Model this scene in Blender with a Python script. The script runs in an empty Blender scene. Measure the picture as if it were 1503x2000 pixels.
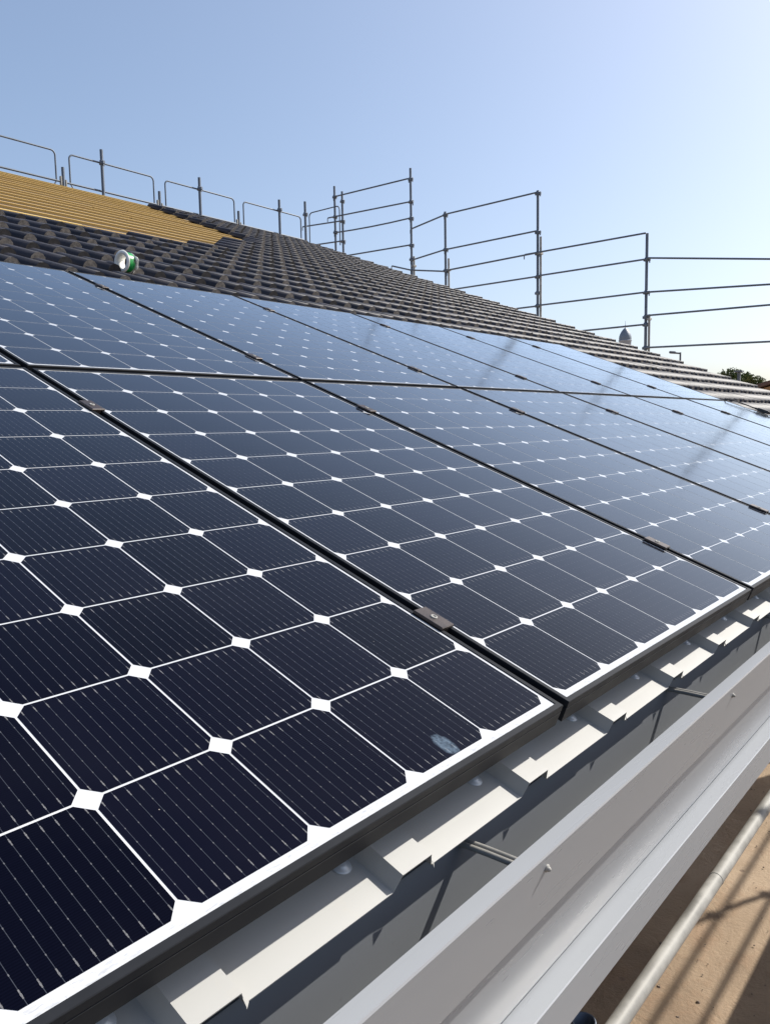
import bpy, math, random
from mathutils import Matrix, Vector
random.seed(7)
SC = bpy.context.scene
COL = SC.collection
PI = math.pi

# ------------------------------------------------------------------ camera
cam = bpy.data.cameras.new("camera")
cam.sensor_fit = 'VERTICAL'; cam.sensor_height = 36.0; cam.sensor_width = 27.0
cam.lens = 1555.45 / 2000 * 36.0
cam.clip_start = 0.05; cam.clip_end = 3000
co = bpy.data.objects.new("camera", cam); COL.objects.link(co)
RX = Vector((0.62804, -0.77795, -0.01865)); RY = Vector((-0.09377, -0.05187, -0.99424)); RZ = Vector((0.77251, 0.62618, -0.10553))
co.matrix_world = Matrix(((RX.x, -RY.x, -RZ.x, -1.0365), (RX.y, -RY.y, -RZ.y, -0.5071), (RX.z, -RY.z, -RZ.z, 0.4053), (0, 0, 0, 1)))
SC.camera = co

# ------------------------------------------------------------------ light
SUN = Vector((1.0, -0.48, 1.0)).normalized()
EL = math.asin(SUN.z); ROT = math.atan2(SUN.x, SUN.y)
w = bpy.data.worlds.new("World"); SC.world = w; w.use_nodes = True
nt = w.node_tree; nt.nodes.clear()
sky = nt.nodes.new('ShaderNodeTexSky'); sky.sky_type = 'NISHITA'; sky.sun_disc = False
sky.sun_elevation = EL; sky.sun_rotation = ROT; sky.altitude = 0; sky.air_density = 0.85; sky.dust_density = 2.4; sky.ozone_density = 3.0
bg = nt.nodes.new('ShaderNodeBackground'); bg.inputs['Strength'].default_value = 0.15
ow = nt.nodes.new('ShaderNodeOutputWorld')
gm = nt.nodes.new('ShaderNodeGamma'); gm.inputs[1].default_value = 0.8      # hazy summer sky: flatter gradient
nt.links.new(sky.outputs[0], gm.inputs[0]); nt.links.new(gm.outputs[0], bg.inputs[0]); nt.links.new(bg.outputs[0], ow.inputs[0])
sl = bpy.data.lights.new("sun", 'SUN'); sl.energy = 4.2; sl.angle = math.radians(0.53); sl.color = (1.0, 0.95, 0.86)
so = bpy.data.objects.new("sun", sl); COL.objects.link(so)
so.rotation_euler = SUN.to_track_quat('Z', 'Y').to_euler(); so.location = (8, -6, 12)
SC.view_settings.view_transform = 'Standard'; SC.view_settings.look = 'None'
SC.view_settings.exposure = 0.78; SC.view_settings.gamma = 1.0

# ------------------------------------------------------------------ materials
CA_, SA_ = math.cos(math.radians(21.0)), math.sin(math.radians(21.0))
class N:
    """tiny helper to write shader maths"""
    def __init__(s, name):
        s.m = bpy.data.materials.new(name); s.m.use_nodes = True
        s.t = s.m.node_tree; s.t.nodes.clear()
        s.out = s.t.nodes.new('ShaderNodeOutputMaterial')
        s.b = s.t.nodes.new('ShaderNodeBsdfPrincipled')
        s.t.links.new(s.b.outputs[0], s.out.inputs[0])
    def put(s, sock, v):
        if isinstance(v, bpy.types.NodeSocket): s.t.links.new(v, sock)
        else:
            if sock.type == 'RGBA' and len(v) == 3: v = (*v, 1)
            sock.default_value = v
    def set(s, **k):
        for a, v in k.items(): s.put(s.b.inputs[a.replace('_', ' ')], v)
        return s
    def ma(s, op, a, b=0.0, c=None, clamp=False):
        n = s.t.nodes.new('ShaderNodeMath'); n.operation = op; n.use_clamp = clamp
        s.put(n.inputs[0], a); s.put(n.inputs[1], b)
        if c is not None: s.put(n.inputs[2], c)
        return n.outputs[0]
    def mix(s, f, a, b, mode='MIX'):
        n = s.t.nodes.new('ShaderNodeMix'); n.data_type = 'RGBA'; n.blend_type = mode
        s.put(n.inputs[0], f); s.put(n.inputs[6], a); s.put(n.inputs[7], b)
        return n.outputs[2]
    def obj(s):
        n = s.t.nodes.new('ShaderNodeTexCoord'); return n.outputs['Object']
    def gen(s):
        n = s.t.nodes.new('ShaderNodeNewGeometry'); return n
    def xyz(s, v):
        n = s.t.nodes.new('ShaderNodeSeparateXYZ'); s.put(n.inputs[0], v); return n.outputs
    def mapv(s, v, scale=(1, 1, 1), loc=(0, 0, 0)):
        n = s.t.nodes.new('ShaderNodeMapping'); s.put(n.inputs[0], v); n.inputs['Scale'].default_value = scale; n.inputs['Location'].default_value = loc
        return n.outputs[0]
    def noise(s, scale, detail=4, rough=0.55, v=None, dist=0.0):
        n = s.t.nodes.new('ShaderNodeTexNoise')
        n.inputs['Scale'].default_value = scale; n.inputs['Detail'].default_value = detail; n.inputs['Roughness'].default_value = rough
        n.inputs['Distortion'].default_value = dist
        if v is not None: s.put(n.inputs['Vector'], v)
        return n.outputs['Fac']
    def ramp(s, f, stops):
        n = s.t.nodes.new('ShaderNodeValToRGB'); s.put(n.inputs[0], f)
        e = n.color_ramp.elements
        while len(e) < len(stops): e.new(0.5)
        for el, (p, c) in zip(e, stops):
            el.position = p; el.color = (*c, 1) if len(c) == 3 else c
        return n.outputs[0]
    def rng(s, f, a, b, c=0.0, d=1.0):
        n = s.t.nodes.new('ShaderNodeMapRange'); s.put(n.inputs[0], f)
        for i, v in enumerate((a, b, c, d)): s.put(n.inputs[i + 1], v)
        return n.outputs[0]
    def bump(s, h, strength=0.3, dist=0.01):
        n = s.t.nodes.new('ShaderNodeBump'); n.inputs['Strength'].default_value = strength; n.inputs['Distance'].default_value = dist
        s.put(n.inputs['Height'], h); s.put(s.b.inputs['Normal'], n.outputs[0])
    def island(s):
        return s.gen().outputs['Random Per Island']

def glass_coat(n, rough, f0=0.004):
    """anti-reflective solar glass: hardly any reflection head on, strong at grazing angles (Schlick)"""
    lw = n.t.nodes.new('ShaderNodeLayerWeight'); lw.inputs['Blend'].default_value = 0.5
    F = lw.outputs['Facing']
    fac = n.ma('ADD', n.ma('ADD', f0, n.ma('MULTIPLY', n.ma('POWER', F, 5.2), 0.98)), n.ma('MULTIPLY', n.ma('POWER', F, 12.0), 0.75), clamp=True)
    gl = n.t.nodes.new('ShaderNodeBsdfGlossy'); n.put(gl.inputs['Roughness'], rough); gl.inputs['Color'].default_value = (0.91, 0.965, 1, 1)
    mx = n.t.nodes.new('ShaderNodeMixShader'); n.put(mx.inputs[0], fac)
    n.t.links.new(n.b.outputs[0], mx.inputs[1]); n.t.links.new(gl.outputs[0], mx.inputs[2]); n.t.links.new(mx.outputs[0], n.out.inputs[0])

def simple(name, col, rough=0.5, metal=0.0, var=0.15, scale=6.0, bump=0.0, bscale=60, spec=0.5):
    n = N(name)
    f = n.noise(scale, 5, 0.6, n.obj())
    c0 = tuple(max(0, x * (1 - var)) for x in col); c1 = tuple(min(1, x * (1 + var)) for x in col)
    n.set(Base_Color=n.ramp(f, [(0.3, c0), (0.7, c1)]), Roughness=n.rng(f, 0.3, 0.7, rough * 0.85, min(1, rough * 1.15)), Metallic=metal, Specular_IOR_Level=spec)
    if bump: n.bump(n.noise(bscale, 3, 0.6, n.obj()), bump, 0.004)
    return n.m

# panel: local metres, x across, y up the slope
PW, PL, PITX, PITY = 0.9985, 1.626, 0.1588, 0.1571
GAPX, GAPY = 0.0185, 0.023
FW, FL = PW - GAPX, PL - GAPY                      # framed size
CX0 = FW / 2 - 3 * PITX; CY0 = 0.0198
CELL = 0.1559; CELLY = 0.1544; NB = 11

def cell_material(name, smudge=False):
    n = N(name)
    p = n.obj(); X, Y, Z = n.xyz(p)
    u = n.ma('FRACT', n.ma('DIVIDE', n.ma('SUBTRACT', X, CX0), PITX))
    v = n.ma('FRACT', n.ma('DIVIDE', n.ma('SUBTRACT', Y, CY0), PITY))
    u = n.ma('DIVIDE', n.ma('SUBTRACT', u, 0.5), CELL / PITX)     # -0.5..0.5 across a cell
    v = n.ma('DIVIDE', n.ma('SUBTRACT', v, 0.5), CELLY / PITY)
    au = n.ma('FRACT', n.ma('MULTIPLY', n.ma('ADD', u, 0.5), float(NB)))
    dist = n.ma('MULTIPLY', n.ma('ABSOLUTE', n.ma('SUBTRACT', au, 0.5)), CELL / NB)      # metres to wire
    av = n.ma('ABSOLUTE', v)
    bead = n.ma('FRACT', n.ma('MULTIPLY', n.ma('ADD', v, 0.5), 8.0))
    bead = n.ma('LESS_THAN', n.ma('ABSOLUTE', n.ma('SUBTRACT', bead, 0.5)), 0.05)
    pad = n.ma('MULTIPLY', n.ma('GREATER_THAN', av, 0.405), n.ma('LESS_THAN', av, 0.46))
    wid = n.ma('ADD', n.ma('MULTIPLY', pad, 0.00030), n.ma('ADD', 0.00026, n.ma('MULTIPLY', bead, 0.00022)))
    wire = n.rng(n.ma('SUBTRACT', dist, wid), 0.00006, -0.00006)
    gl = n.noise(900, 1, 0.5, p)
    wcol = n.mix(n.ma('MAXIMUM', pad, n.ma('MULTIPLY', bead, 0.6)), (0.050, 0.056, 0.072), (0.16, 0.16, 0.165))
    wcol = n.mix(n.rng(gl, 0.35, 0.7), n.mix(0.5, wcol, (0.02, 0.022, 0.03)), wcol)
    fin = n.ma('SINE', n.ma('MULTIPLY', Y, 2 * PI / 0.0026))
    fin2 = n.noise(55, 3, 0.7, n.mapv(p, (1, 9, 1)))
    per = n.island()
    base = n.mix(n.ma('MULTIPLY', n.ma('ADD', n.ma('MULTIPLY', fin, 0.5), fin2), 0.5, clamp=True), (0.0006, 0.0008, 0.0034), (0.0024, 0.0030, 0.0088))
    base = n.mix(n.rng(per, 0, 1, 0.0, 0.7), base, (0.0034, 0.0038, 0.0105))
    col = n.mix(wire, base, wcol)
    # dust specks
    vo = n.t.nodes.new('ShaderNodeTexVoronoi'); vo.inputs['Scale'].default_value = 26; n.put(vo.inputs['Vector'], p)
    sp = n.ma('MULTIPLY', n.ma('LESS_THAN', vo.outputs['Distance'], 0.018), n.ma('GREATER_THAN', n.xyz(vo.outputs['Color'])[0], 0.7))
    col = n.mix(n.ma('MULTIPLY', sp, 0.6), col, (0.35, 0.32, 0.28))
    film = n.noise(3.2, 4, 0.6, p)
    col = n.mix(n.rng(film, 0.45, 0.8, 0.0, 0.007), col, (0.3, 0.3, 0.32))
    if smudge:
        dx = n.ma('DIVIDE', n.ma('SUBTRACT', X, 0.735), 0.0125); dy = n.ma('DIVIDE', n.ma('SUBTRACT', Y, 0.0395), 0.020)
        # slanted ellipse
        a = n.ma('ADD', n.ma('MULTIPLY', dx, 0.95), n.ma('MULTIPLY', dy, 0.3)); b = n.ma('SUBTRACT', n.ma('MULTIPLY', dy, 0.95), n.ma('MULTIPLY', dx, 0.3))
        st = n.noise(220, 3, 0.6, p)
        r = n.ma('ADD', n.ma('ADD', n.ma('MULTIPLY', a, a), n.ma('MULTIPLY', b, b)), n.ma('MULTIPLY', n.ma('SUBTRACT', n.noise(90, 3, 0.6, p), 0.5), 1.1))
        col = n.mix(n.ma('MULTIPLY', n.rng(r, 1.2, 0.6), n.rng(st, 0.3, 0.7, 0.08, 0.30)), col, (0.30, 0.42, 0.55))
    n.set(Base_Color=col, Roughness=0.6, Specular_IOR_Level=0.0)
    glass_coat(n, n.rng(film, 0.3, 0.8, 0.09, 0.15))
    return n.m

def backsheet_material():
    n = N('panel_backsheet_white')
    p = n.obj(); X, Y, Z = n.xyz(p)
    st = n.noise(140, 3, 0.6, n.mapv(p, (0.6, 3, 1)), 0.8)
    edge = n.ma('LESS_THAN', Y, 0.0185)
    c = n.mix(n.ma('MULTIPLY', edge, n.rng(st, 0.5, 0.66)), (0.47, 0.48, 0.50), (0.36, 0.37, 0.39))
    n.set(Base_Color=c, Roughness=0.6, Specular_IOR_Level=0.0)
    glass_coat(n, 0.12)
    return n.m

M = {}
M['cell'] = cell_material('solar_cell_dark_blue'); M['cell_smudge'] = cell_material('solar_cell_smudged', True)
M['backsheet'] = backsheet_material()
M['frame'] = simple('black_anodised_aluminium', (0.0145, 0.016, 0.0195), 0.5, 0.0, 0.2, 14, spec=0.08)
M['clamp'] = simple('dark_bronze_clamp', (0.040, 0.030, 0.028), 0.45, 0.3, 0.25, 30, 0.1, 300)
M['steel'] = simple('bright_steel', (0.55, 0.54, 0.52), 0.3, 0.9, 0.1, 40)
M['galv'] = simple('weathered_galvanised_tube', (0.105, 0.128, 0.165), 0.55, 0.3, 0.25, 3)
M['galv_light'] = simple('pale_galvanised_tube', (0.25, 0.245, 0.23), 0.6, 0.1, 0.35, 7, 0.1, 60, spec=0.3)
M['black'] = simple('black_plastic', (0.012, 0.012, 0.014), 0.45, 0, 0.1)
M['bore_shade'] = simple('bore_shade_disc', (0.01, 0.01, 0.012), 0.9, 0, 0.1)

def sheet_material():
    n = N('cream_coated_sheet'); p = n.obj()
    f = n.noise(5, 5, 0.6, p); g = n.noise(45, 4, 0.65, p)
    c = n.mix(f, (0.318, 0.318, 0.310), (0.365, 0.365, 0.355))
    vo = n.t.nodes.new('ShaderNodeTexVoronoi'); vo.inputs['Scale'].default_value = 20; n.put(vo.inputs['Vector'], n.mapv(p, (1, 1, 1), (0.3, 0.1, 0)))
    sp = n.ma('MULTIPLY', n.ma('LESS_THAN', vo.outputs['Distance'], 0.05), n.ma('GREATER_THAN', n.xyz(vo.outputs['Color'])[0], 0.86))
    c = n.mix(n.ma('MULTIPLY', sp, 0.75), c, (0.08, 0.075, 0.07))
    c = n.mix(n.rng(g, 0.58, 0.8, 0.0, 0.25), c, (0.38, 0.35, 0.30))
    n.set(Base_Color=c, Roughness=0.48)
    n.bump(n.noise(2.4, 2, 0.5, n.mapv(p, (1, 4, 1))), 0.12, 0.02)
    return n.m
M['sheet'] = sheet_material()

def gutter_material(name, c0, c1, rough, met=0.0):
    n = N(name); p = n.obj()
    f = n.noise(3.0, 5, 0.6, n.mapv(p, (0.5, 3, 3))); g = n.noise(70, 4, 0.7, p); s = n.noise(30, 3, 0.6, n.mapv(p, (0.15, 6, 6)))
    c = n.mix(f, c0, c1)
    c = n.mix(n.rng(g, 0.66, 0.78, 0.0, 0.3), c, tuple(x * 0.6 for x in c0))
    c = n.mix(n.rng(s, 0.6, 0.8, 0.0, 0.12), c, tuple(x * 0.7 for x in c1))
    n.set(Base_Color=c, Roughness=n.rng(f, 0.3, 0.7, rough * 0.9, rough * 1.15), Metallic=met)
    n.bump(n.noise(1.6, 2, 0.5, p), 0.15, 0.01)
    return n.m
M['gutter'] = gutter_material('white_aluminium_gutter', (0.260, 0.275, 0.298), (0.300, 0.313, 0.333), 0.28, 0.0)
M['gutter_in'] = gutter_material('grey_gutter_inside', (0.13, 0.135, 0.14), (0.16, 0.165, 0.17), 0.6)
M['fascia'] = gutter_material('grey_fascia_sheet', (0.118, 0.128, 0.145), (0.140, 0.150, 0.164), 0.6)

def tile_material():
    n = N('anthracite_roof_tile'); p = n.obj()
    r = n.island(); g = n.noise(7, 5, 0.7, p); h = n.noise(120, 3, 0.7, p)
    X, Y, Z = n.xyz(p)
    hz = n.ma('SUBTRACT', n.ma('MULTIPLY', Z, CA_), n.ma('MULTIPLY', Y, SA_))      # height over the roof plane: dust settles in the pans
    pan = n.rng(hz, -0.056, -0.078, 0.0, 1.0)
    c = n.mix(r, (0.015, 0.018, 0.029), (0.034, 0.036, 0.050))
    c = n.mix(n.ma('MULTIPLY', pan, n.rng(g, 0.25, 0.6, 0.35, 0.95)), c, (0.086, 0.074, 0.072))
    c = n.mix(n.rng(g, 0.5, 0.75, 0.0, 0.35), c, (0.085, 0.068, 0.064))
    c = n.mix(n.rng(h, 0.55, 0.75, 0.0, 0.3), c, (0.12, 0.11, 0.10))
    n.set(Base_Color=c, Roughness=n.rng(pan, 0, 1, 0.52, 0.95), IOR=1.4, Specular_IOR_Level=n.rng(pan, 0, 1, 0.36, 0.0))
    n.bump(h, 0.2, 0.003)
    return n.m
M['tile'] = tile_material()
M['tile_end'] = simple('raw_concrete_tile_end', (0.17, 0.152, 0.135), 0.9, 0, 0.5, 40, 0.4, 160)
M['tile_end_dark'] = simple('open_tile_end', (0.035, 0.032, 0.032), 0.8, 0, 0.5, 50)

def wood_material():
    n = N('fresh_yellow_pine'); p = n.obj(); r = n.island()
    g = n.noise(4, 4, 0.6, n.mapv(p, (0.35, 5, 5))); k = n.noise(2.5, 2, 0.5, n.mapv(p, (1.0, 4, 4)))
    c = n.mix(g, (0.54, 0.35, 0.085), (0.74, 0.55, 0.19))
    c = n.mix(n.rng(r, 0.3, 1, 0, 0.75), c, (0.32, 0.18, 0.045))
    c = n.mix(n.rng(k, 0.62, 0.75, 0, 0.5), c, (0.30, 0.16, 0.06))
    n.set(Base_Color=c, Roughness=0.7)
    return n.m
M['wood'] = wood_material()
M['gap_shade'] = simple('shade_brown_membrane', (0.060, 0.042, 0.026), 0.9, 0, 0.3, 3)  # coloured dark so the gaps between battens look shaded
M['underlay'] = simple('grey_roof_underlay', (0.16, 0.16, 0.17), 0.85, 0, 0.2, 3)
M['plaster'] = simple('wall_plaster', (0.50, 0.46, 0.40), 0.9, 0, 0.12, 2, 0.2, 60)
M['soffit'] = simple('grey_soffit_boards', (0.22, 0.20, 0.18), 0.8, 0, 0.2, 3)

def ground_material():
    n = N('sandy_building_ground'); p = n.obj()
    a = n.noise(0.55, 6, 0.62, p); b = n.noise(4.0, 6, 0.7, p, 0.6); c = n.noise(40, 4, 0.7, p)
    col = n.ramp(a, [(0.30, (0.165, 0.115, 0.075)), (0.50, (0.27, 0.198, 0.132)), (0.72, (0.36, 0.275, 0.195))])
    col = n.mix(n.rng(b, 0.5, 0.7, 0, 0.5), col, (0.24, 0.15, 0.09))
    col = n.mix(n.rng(c, 0.58, 0.72, 0, 0.45), col, (0.22, 0.14, 0.08))
    vo = n.t.nodes.new('ShaderNodeTexVoronoi'); vo.inputs['Scale'].default_value = 5; n.put(vo.inputs['Vector'], p)
    st = n.ma('MULTIPLY', n.ma('LESS_THAN', vo.outputs['Distance'], 0.10), n.ma('GREATER_THAN', n.xyz(vo.outputs['Color'])[1], 0.6))
    col = n.mix(n.ma('MULTIPLY', st, 0.7), col, (0.16, 0.11, 0.08))
    n.set(Base_Color=col, Roughness=0.95)
    h = n.ma('ADD', n.ma('MULTIPLY', b, 1.0), n.ma('MULTIPLY', c, 0.35))
    n.bump(h, 0.6, 0.03)
    return n.m
M['ground'] = ground_material()
M['leaf'] = None
def leaf_material():
    n = N('tree_leaves'); r = n.island()
    c = n.ramp(r, [(0.0, (0.045, 0.075, 0.020)), (0.5, (0.075, 0.105, 0.030)), (1.0, (0.12, 0.14, 0.05))])
    n.set(Base_Color=c, Roughness=0.6)
    return n.m
M['leaf'] = leaf_material()
M['bark'] = simple('tree_bark', (0.10, 0.075, 0.055), 0.9, 0, 0.3, 8, 0.5, 30)
M['dome'] = simple('slate_blue_dome_metal', (0.17, 0.20, 0.235), 0.5, 0.2, 0.12, 1.5)
M['dome_drum'] = simple('pale_stone_drum', (0.33, 0.36, 0.41), 0.85, 0, 0.12, 1.0)
M['lamp_metal'] = simple('grey_lamp_metal', (0.13, 0.14, 0.155), 0.6, 0.1, 0.15)
M['house_roof'] = simple('brown_tiled_house_roof', (0.13, 0.075, 0.055), 0.8, 0, 0.25, 3, 0.4, 12)
M['house_wall'] = simple('ochre_house_wall', (0.42, 0.27, 0.15), 0.9, 0, 0.1, 2)
M['glass_win'] = simple('dark_window_glass', (0.02, 0.025, 0.03), 0.08, 0, 0.1)
M['white_plastic'] = simple('white_spool_plastic', (0.72, 0.72, 0.68), 0.4, 0, 0.12, 30)
M['plank'] = simple('grey_scaffold_plank', (0.09, 0.08, 0.07), 0.9, 0, 0.25, 5, 0.3, 30)
M['cap'] = simple('grey_sealing_washer', (0.42, 0.45, 0.48), 0.35, 0.2, 0.1)
def tape_material():
    n = N('green_printed_tape'); p = n.obj()
    f = n.noise(60, 2, 0.5, n.mapv(p, (1, 1, 2.2)))
    c = n.mix(n.rng(f, 0.56, 0.60), (0.01, 0.26, 0.055), (0.008, 0.06, 0.02))
    n.set(Base_Color=c, Roughness=0.3)
    return n.m
M['tape'] = tape_material()

# ------------------------------------------------------------------ mesh building
class MB:
    def __init__(s): s.v = []; s.f = []; s.mi = []; s.sm = []
    def add(s, vs, fs, mi=0, smooth=False):
        o = len(s.v); s.v += [tuple(v) for v in vs]
        for f in fs: s.f.append([o + i for i in f]); s.mi.append(mi); s.sm.append(smooth)
        return s
    def box(s, a, b, mi=0, mat=None, bev=0.0):
        (x0, y0, z0), (x1, y1, z1) = a, b
        if bev > 0:
            e = bev
            vs = []
            for z, i in ((z0, e), (z0 + e, 0), (z1 - e, 0), (z1, e)):
                xa, xb, ya, yb = x0 + i, x1 - i, y0 + i, y1 - i
                c = e * 0.6 if i == 0 else e * 0.3
                vs += [(xa + c, ya, z), (xb - c, ya, z), (xb, ya + c, z), (xb, yb - c, z), (xb - c, yb, z), (xa + c, yb, z), (xa, yb - c, z), (xa, ya + c, z)]
            fs = [tuple(reversed(range(8))), tuple(range(24, 32))]
            for r in range(3):
                for k in range(8):
                    fs.append((r * 8 + k, r * 8 + (k + 1) % 8, (r + 1) * 8 + (k + 1) % 8, (r + 1) * 8 + k))
        else:
            vs = [(x0, y0, z0), (x1, y0, z0), (x1, y1, z0), (x0, y1, z0), (x0, y0, z1), (x1, y0, z1), (x1, y1, z1), (x0, y1, z1)]
            fs = [(3, 2, 1, 0), (4, 5, 6, 7), (0, 1, 5, 4), (1, 2, 6, 5), (2, 3, 7, 6), (3, 0, 4, 7)]
        if mat is not None: vs = [mat @ Vector(v) for v in vs]
        return s.add(vs, fs, mi)
    def tube(s, pts, r, n=12, mi=0, cap=True):
        pts = [Vector(p) for p in pts]; rings = []
        rr = r if isinstance(r, (list, tuple)) else [r] * len(pts)
        prev = None
        for i, p in enumerate(pts):
            if i == 0: d = pts[1] - p
            elif i == len(pts) - 1: d = p - pts[i - 1]
            else: d = (pts[i + 1] - p).normalized() + (p - pts[i - 1]).normalized()
            d.normalize()
            if prev is None:
                u = d.cross(Vector((0, 0, 1)))
                if u.length < 0.05: u = d.cross(Vector((1, 0, 0)))
            else: u = prev - d * prev.dot(d)
            u.normalize(); prev = u; q = d.cross(u)
            rings.append([p + (u * math.cos(2 * PI * k / n) + q * math.sin(2 * PI * k / n)) * rr[i] for k in range(n)])
        o = len(s.v)
        vs = [v for R in rings for v in R]; fs = []
        for i in range(len(rings) - 1):
            for k in range(n): fs.append((i * n + k, i * n + (k + 1) % n, (i + 1) * n + (k + 1) % n, (i + 1) * n + k))
        s.add(vs, fs, mi, True)
        if cap:
            s.add(rings[0], [tuple(reversed(range(n)))], mi); s.add(rings[-1], [tuple(range(n))], mi)
        return s
    def lathe(s, prof, n=32, mat=None, mi=0, smooth=True):
        vs = []
        for r, z in prof:
            for k in range(n): vs.append(Vector((r * math.cos(2 * PI * k / n), r * math.sin(2 * PI * k / n), z)))
        if mat is not None: vs = [mat @ v for v in vs]
        fs = []
        for i in range(len(prof) - 1):
            for k in range(n): fs.append((i * n + k, i * n + (k + 1) % n, (i + 1) * n + (k + 1) % n, (i + 1) * n + k))
        return s.add(vs, fs, mi, smooth)
    def prism_x(s, prof, x0, x1, mi=0, closed=True):
        n = len(prof); vs = [(x0, y, z) for y, z in prof] + [(x1, y, z) for y, z in prof]
        fs = [(i, (i + 1) % n, n + (i + 1) % n, n + i) for i in range(n if closed else n - 1)]
        if closed: fs += [tuple(reversed(range(n))), tuple(range(n, 2 * n))]
        return s.add(vs, fs, mi)
    def mesh(s, name, mats):
        me = bpy.data.meshes.new(name); me.from_pydata(s.v, [], s.f)
        for m in (mats if isinstance(mats, (list, tuple)) else [mats]): me.materials.append(m)
        me.polygons.foreach_set('material_index', s.mi); me.polygons.foreach_set('use_smooth', s.sm)
        me.update(); return me
    def build(s, name, mats, parent=None):
        o = bpy.data.objects.new(name, s.mesh(name, mats)); COL.objects.link(o)
        if parent is not None: o.parent = parent
        return o

def tag(o, label=None, cat=None, group=None, kind=None):
    if label: o['label'] = label
    if cat: o['category'] = cat
    if group: o['group'] = group
    if kind: o['kind'] = kind
    return o
def empty(name, loc=(0, 0, 0), rot=(0, 0, 0)):
    o = bpy.data.objects.new(name, None); COL.objects.link(o); o.location = loc; o.rotation_euler = rot; o.empty_display_size = 0.1
    return o
def copy_tree(o, parent=None):
    c = o.copy(); COL.objects.link(c)
    if parent is not None: c.parent = parent
    for ch in list(o.children): copy_tree(ch, c)
    return c

A = math.radians(21.0); CA, SA = math.cos(A), math.sin(A)
ROOF = Matrix.Rotation(A, 4, 'X')
def rf(x, s, z): return Vector((x, s * CA - z * SA, s * SA + z * CA))
GZ = -3.2

# ------------------------------------------------------------------ ground
g = MB()
# one sheet, finer near the building
xs = [-900, -60] + [-8 + 0.5 * i for i in range(50)] + [60, 1200]
ys = [-900, -60] + [-8 + 0.5 * i for i in range(50)] + [60, 1200]
vs = []; fs = []
for y in ys:
    for x in xs:
        near = -8 <= x <= 16 and -8 <= y <= 16
        vs.append((x, y, GZ + (random.uniform(-0.012, 0.012) if near else 0)))
nx = len(xs)
for j in range(len(ys) - 1):
    for i in range(nx - 1): fs.append((j * nx + i, j * nx + i + 1, (j + 1) * nx + i + 1, (j + 1) * nx + i))
g.add(vs, fs, 0, True)
tag(g.build('ground', M['ground']), 'sandy brown building ground far below the eave', None, None, 'structure')

gr = MB()
for k in range(420):
    x = random.uniform(1.5, 9.0); y = random.uniform(-0.2, 2.2); r = 0.005 + 0.013 * random.random() ** 4
    vs = []
    for a in range(6):
        q = r * random.uniform(0.7, 1.2); vs.append((x + q * math.cos(a * PI / 3), y + q * math.sin(a * PI / 3), GZ + 0.004))
    for a in range(6):
        q = r * random.uniform(0.4, 0.7); vs.append((x + q * math.cos(a * PI / 3), y + q * math.sin(a * PI / 3), GZ + 0.004 + r * random.uniform(0.5, 0.9)))
    gr.add(vs, [(i, (i + 1) % 6, 6 + (i + 1) % 6, 6 + i) for i in range(6)] + [tuple(range(6, 12))])
tag(gr.build('grit', simple('grey_brown_grit', (0.22, 0.165, 0.125), 0.95, 0, 0.4, 3)), 'small grit and stones strewn over the sandy ground', 'grit', None, 'stuff')

# ------------------------------------------------------------------ the building
bld = empty('building', (0, 0, GZ))
tag(bld, 'building with a long tiled mono pitch roof carrying the solar panels', 'building')
bld_off = Matrix.Translation((0, 0, -GZ))
def bpart(mb, name, mats, parent=None):
    """world-space mesh made a part of the building"""
    o = mb.build(name, mats, parent or bld)
    if parent is None: o.location = (0, 0, -GZ)
    return o
X0, X1 = -3.05, 2.32375 + 0.305 * 26 + 0.004
RIDGE = 11.56
# roof deck (solid slab under tiles and sheet)
d = MB()
prof = [(0.065, -0.175), (RIDGE, -0.175), (RIDGE, -0.36), (0.065, -0.30)]
d.prism_x([tuple((rf(0, s_, z_).y, rf(0, s_, z_).z)) for s_, z_ in prof], X0, X1 - 0.03)
bpart(d, 'roof_deck', M['underlay'])
# walls, set back under the deep eave
wl = MB()
def wz(y): return (y * SA - 0.37) / CA * 1.0 - 0.03
yb0, yb1 = 2.25, 10.55
wl.prism_x([(yb0, GZ - 0.05), (yb0 + 0.24, GZ - 0.05), (yb0 + 0.24, yb0 * math.tan(A) - 0.42), (yb0, yb0 * math.tan(A) - 0.42)], X0 + 0.3, X1 - 0.6)
wl.prism_x([(yb1 - 0.24, GZ - 0.05), (yb1, GZ - 0.05), (yb1, yb1 * math.tan(A) - 0.42), (yb1 - 0.24, (yb1 - 0.24) * math.tan(A) - 0.42)], X0 + 0.3, X1 - 0.6)
for xa in (X0 + 0.3, X1 - 0.84):
    wl.prism_x([(yb0 + 0.243, GZ - 0.05), (yb1 - 0.243, GZ - 0.05), (yb1 - 0.243, (yb1 - 0.243) * math.tan(A) - 0.42), (yb0 + 0.243, (yb0 + 0.243) * math.tan(A) - 0.42)], xa, xa + 0.24)
bpart(wl, 'wall', M['plaster'])
# fascia behind the gutter
fa = MB(); fa.prism_x([(0.040, -0.122), (0.052, -0.122), (0.052, -0.52), (0.040, -0.52)], X0, X1)
bpart(fa, 'fascia', M['fascia'])
sf = MB(); sf.prism_x([(0.064, -0.345), (2.24, -0.345), (2.24, -0.36), (0.064, -0.36)], X0 + 0.01, X1 - 0.64)
bpart(sf, 'soffit', M['soffit'])

# trapezoidal sheet under the panels
RIBS = [-0.359 + 0.2845 * k for k in range(-8, 23)]
def sheet_profile():
    pts = [(X0 + 0.02, -0.10)]
    for c in RIBS:
        pts += [(c - 0.036, -0.10), (c - 0.027, -0.080), (c + 0.027, -0.080), (c + 0.036, -0.10)]
    pts.append((6.02, -0.10)); return pts
sp = sheet_profile(); sh = MB()
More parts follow.
